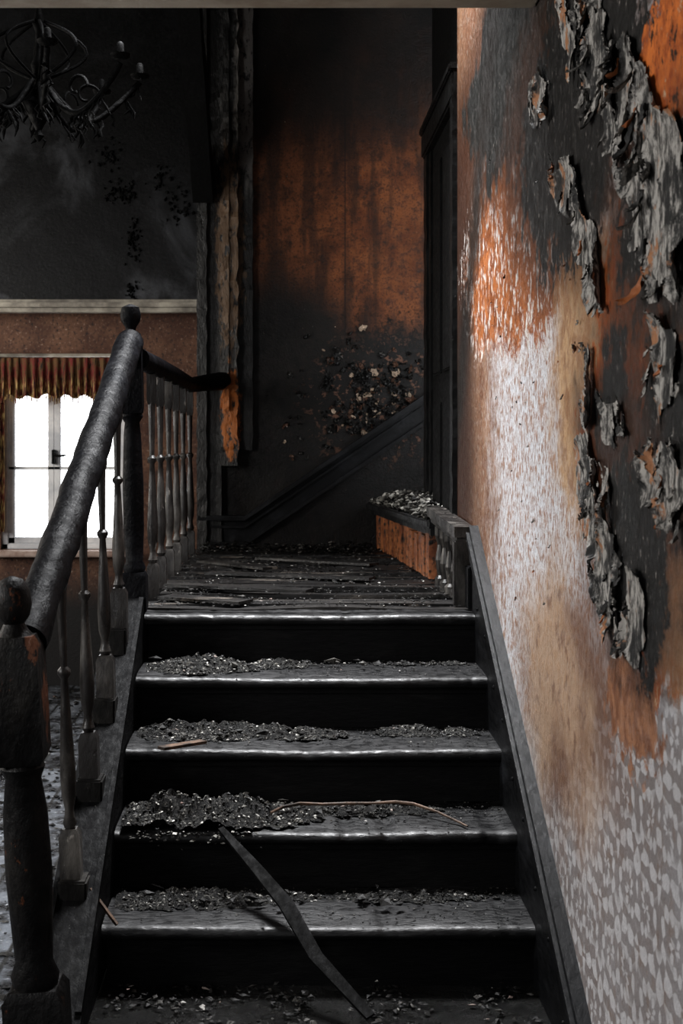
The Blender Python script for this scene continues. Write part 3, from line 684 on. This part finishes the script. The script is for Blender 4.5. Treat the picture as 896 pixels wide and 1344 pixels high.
bm=bmesh.new(); zt=RISE*2+.022; yb=Y1+RUN
pts=[(-.03,yb+.07,zt+.008),(.0,yb+.12,zt+.010),(.05,yb+.14,zt+.014),(.11,yb+.165,zt+.006),(.18,yb+.155,zt+.011),(.25,yb+.175,zt+.006),(.31,yb+.165,zt+.012),(.36,yb+.16,zt+.008),(.42,yb+.12,zt-.003),(.47,yb+.06,zt-.014),(.49,yb+.03,zt-.018)]
tube(bm,pts,[.003,.004,.0045,.004,.0045,.004,.004,.0040,.0035,.003,.0025],8,jit=.5)
mkobj('scorched_twig',bm,MAT_stick,smooth=60)
bm=bmesh.new()
lp=[Vector((-.16,3.70,.325)),Vector((-.07,3.58,.262)),Vector((.01,3.46,.205)),Vector((.08,3.34,.12)),Vector((.20,3.20,.035))]
rings=[]
for i,p in enumerate(lp):
    d=(lp[min(i+1,4)]-lp[max(i-1,0)]).normalized(); s=Vector((1,.35,.15)); s=(s-d*s.dot(d)).normalized(); t=s.cross(d); w=(.008,.015,.019,.017,.012)[i]
    rings.append([bm.verts.new(p+s*a*w+t*b*.004) for a,b in((-1,-1),(1,-1),(1,1),(-1,1))])
for i in range(4):
    for j in range(4): bm.faces.new((rings[i][j],rings[i][(j+1)%4],rings[i+1][(j+1)%4],rings[i+1][j]))
bm.faces.new(rings[0]);bm.faces.new(rings[-1])
mkobj('charred_lath',bm,MAT_lath)
bm=bmesh.new(); beam(bm,(-.47,3.47,.24),(-.40,3.43,.165),.008,.006); beam(bm,(-.33,3.86,.5),(-.22,3.96,.498),.03,.008)
mkobj('wood_splinters',bm,MAT_stick)
# ---------------------------------------------------------------- lights
w=bpy.data.worlds.new('overcast_sky'); scene.world=w; w.use_nodes=True
w.node_tree.nodes['Background'].inputs[0].default_value=(.95,.97,1,1); w.node_tree.nodes['Background'].inputs[1].default_value=5.5
def area(name,loc,tgt,sx,sy,power,col=(1,1,1),spread=180):
    l=bpy.data.lights.new(name,'AREA'); l.shape='RECTANGLE'; l.size=sx;l.size_y=sy;l.energy=power;l.color=col; l.spread=math.radians(spread)
    o=bpy.data.objects.new(name,l); scene.collection.objects.link(o); o.location=loc
    o.rotation_euler=(Vector(tgt)-Vector(loc)).to_track_quat('-Z','Y').to_euler(); return o
area('front_fill_light',(-1.4,-2.7,2.2),(.0,4,.7),1.8,1.4,34,(.95,.97,1))  # area lamp added inside the closed front wall, for an unseen window
area('side_fill_light',(-3.4,2.2,1.9),(.64,3.3,1.1),1.5,1.2,105,(1,.985,.97))  # added lamp brightening the right wall; wall_left has no window opening
area('landing_fill_light',(-3.4,5.8,1.9),(0,7.0,1.7),1.2,1.4,70,(1,.95,.88))  # extra lamp added to lift the landing balusters; no window built there
area('overhead_fill_light',(.05,4.7,3.72),(.05,4.3,.5),1.0,1.1,85,(.98,.985,1),80)  # lamp added below the solid ceiling for sheen on the nosings
bm=bmesh.new()
for a in((-.62,.62,4.05,4.12),(-.62,.62,5.28,5.35),(-.62,-.56,4.12,5.28),(.56,.62,4.12,5.28)): box(bm,*a,3.66,3.75,.006)
mkobj('overhead_lamp_trim',bm,MAT_trim)  # trim added around the overhead lamp; the ceiling has no opening
# ---------------------------------------------------------------- camera
cam=bpy.data.cameras.new('camera'); co_=bpy.data.objects.new('camera',cam); scene.collection.objects.link(co_)
co_.location=(0,0,CH); co_.rotation_euler=(math.pi/2,0,0)
cam.sensor_fit='VERTICAL'; cam.sensor_height=36; cam.sensor_width=24; cam.lens=36*F/1344
cam.shift_x=78/1344; cam.shift_y=-89/1344; cam.clip_start=.05
cam.dof.use_dof=True; cam.dof.focus_distance=4.0; cam.dof.aperture_fstop=9
scene.camera=co_
scene.view_settings.view_transform='Standard'
try: scene.view_settings.look='Medium High Contrast'
except Exception as e: print('look',e)
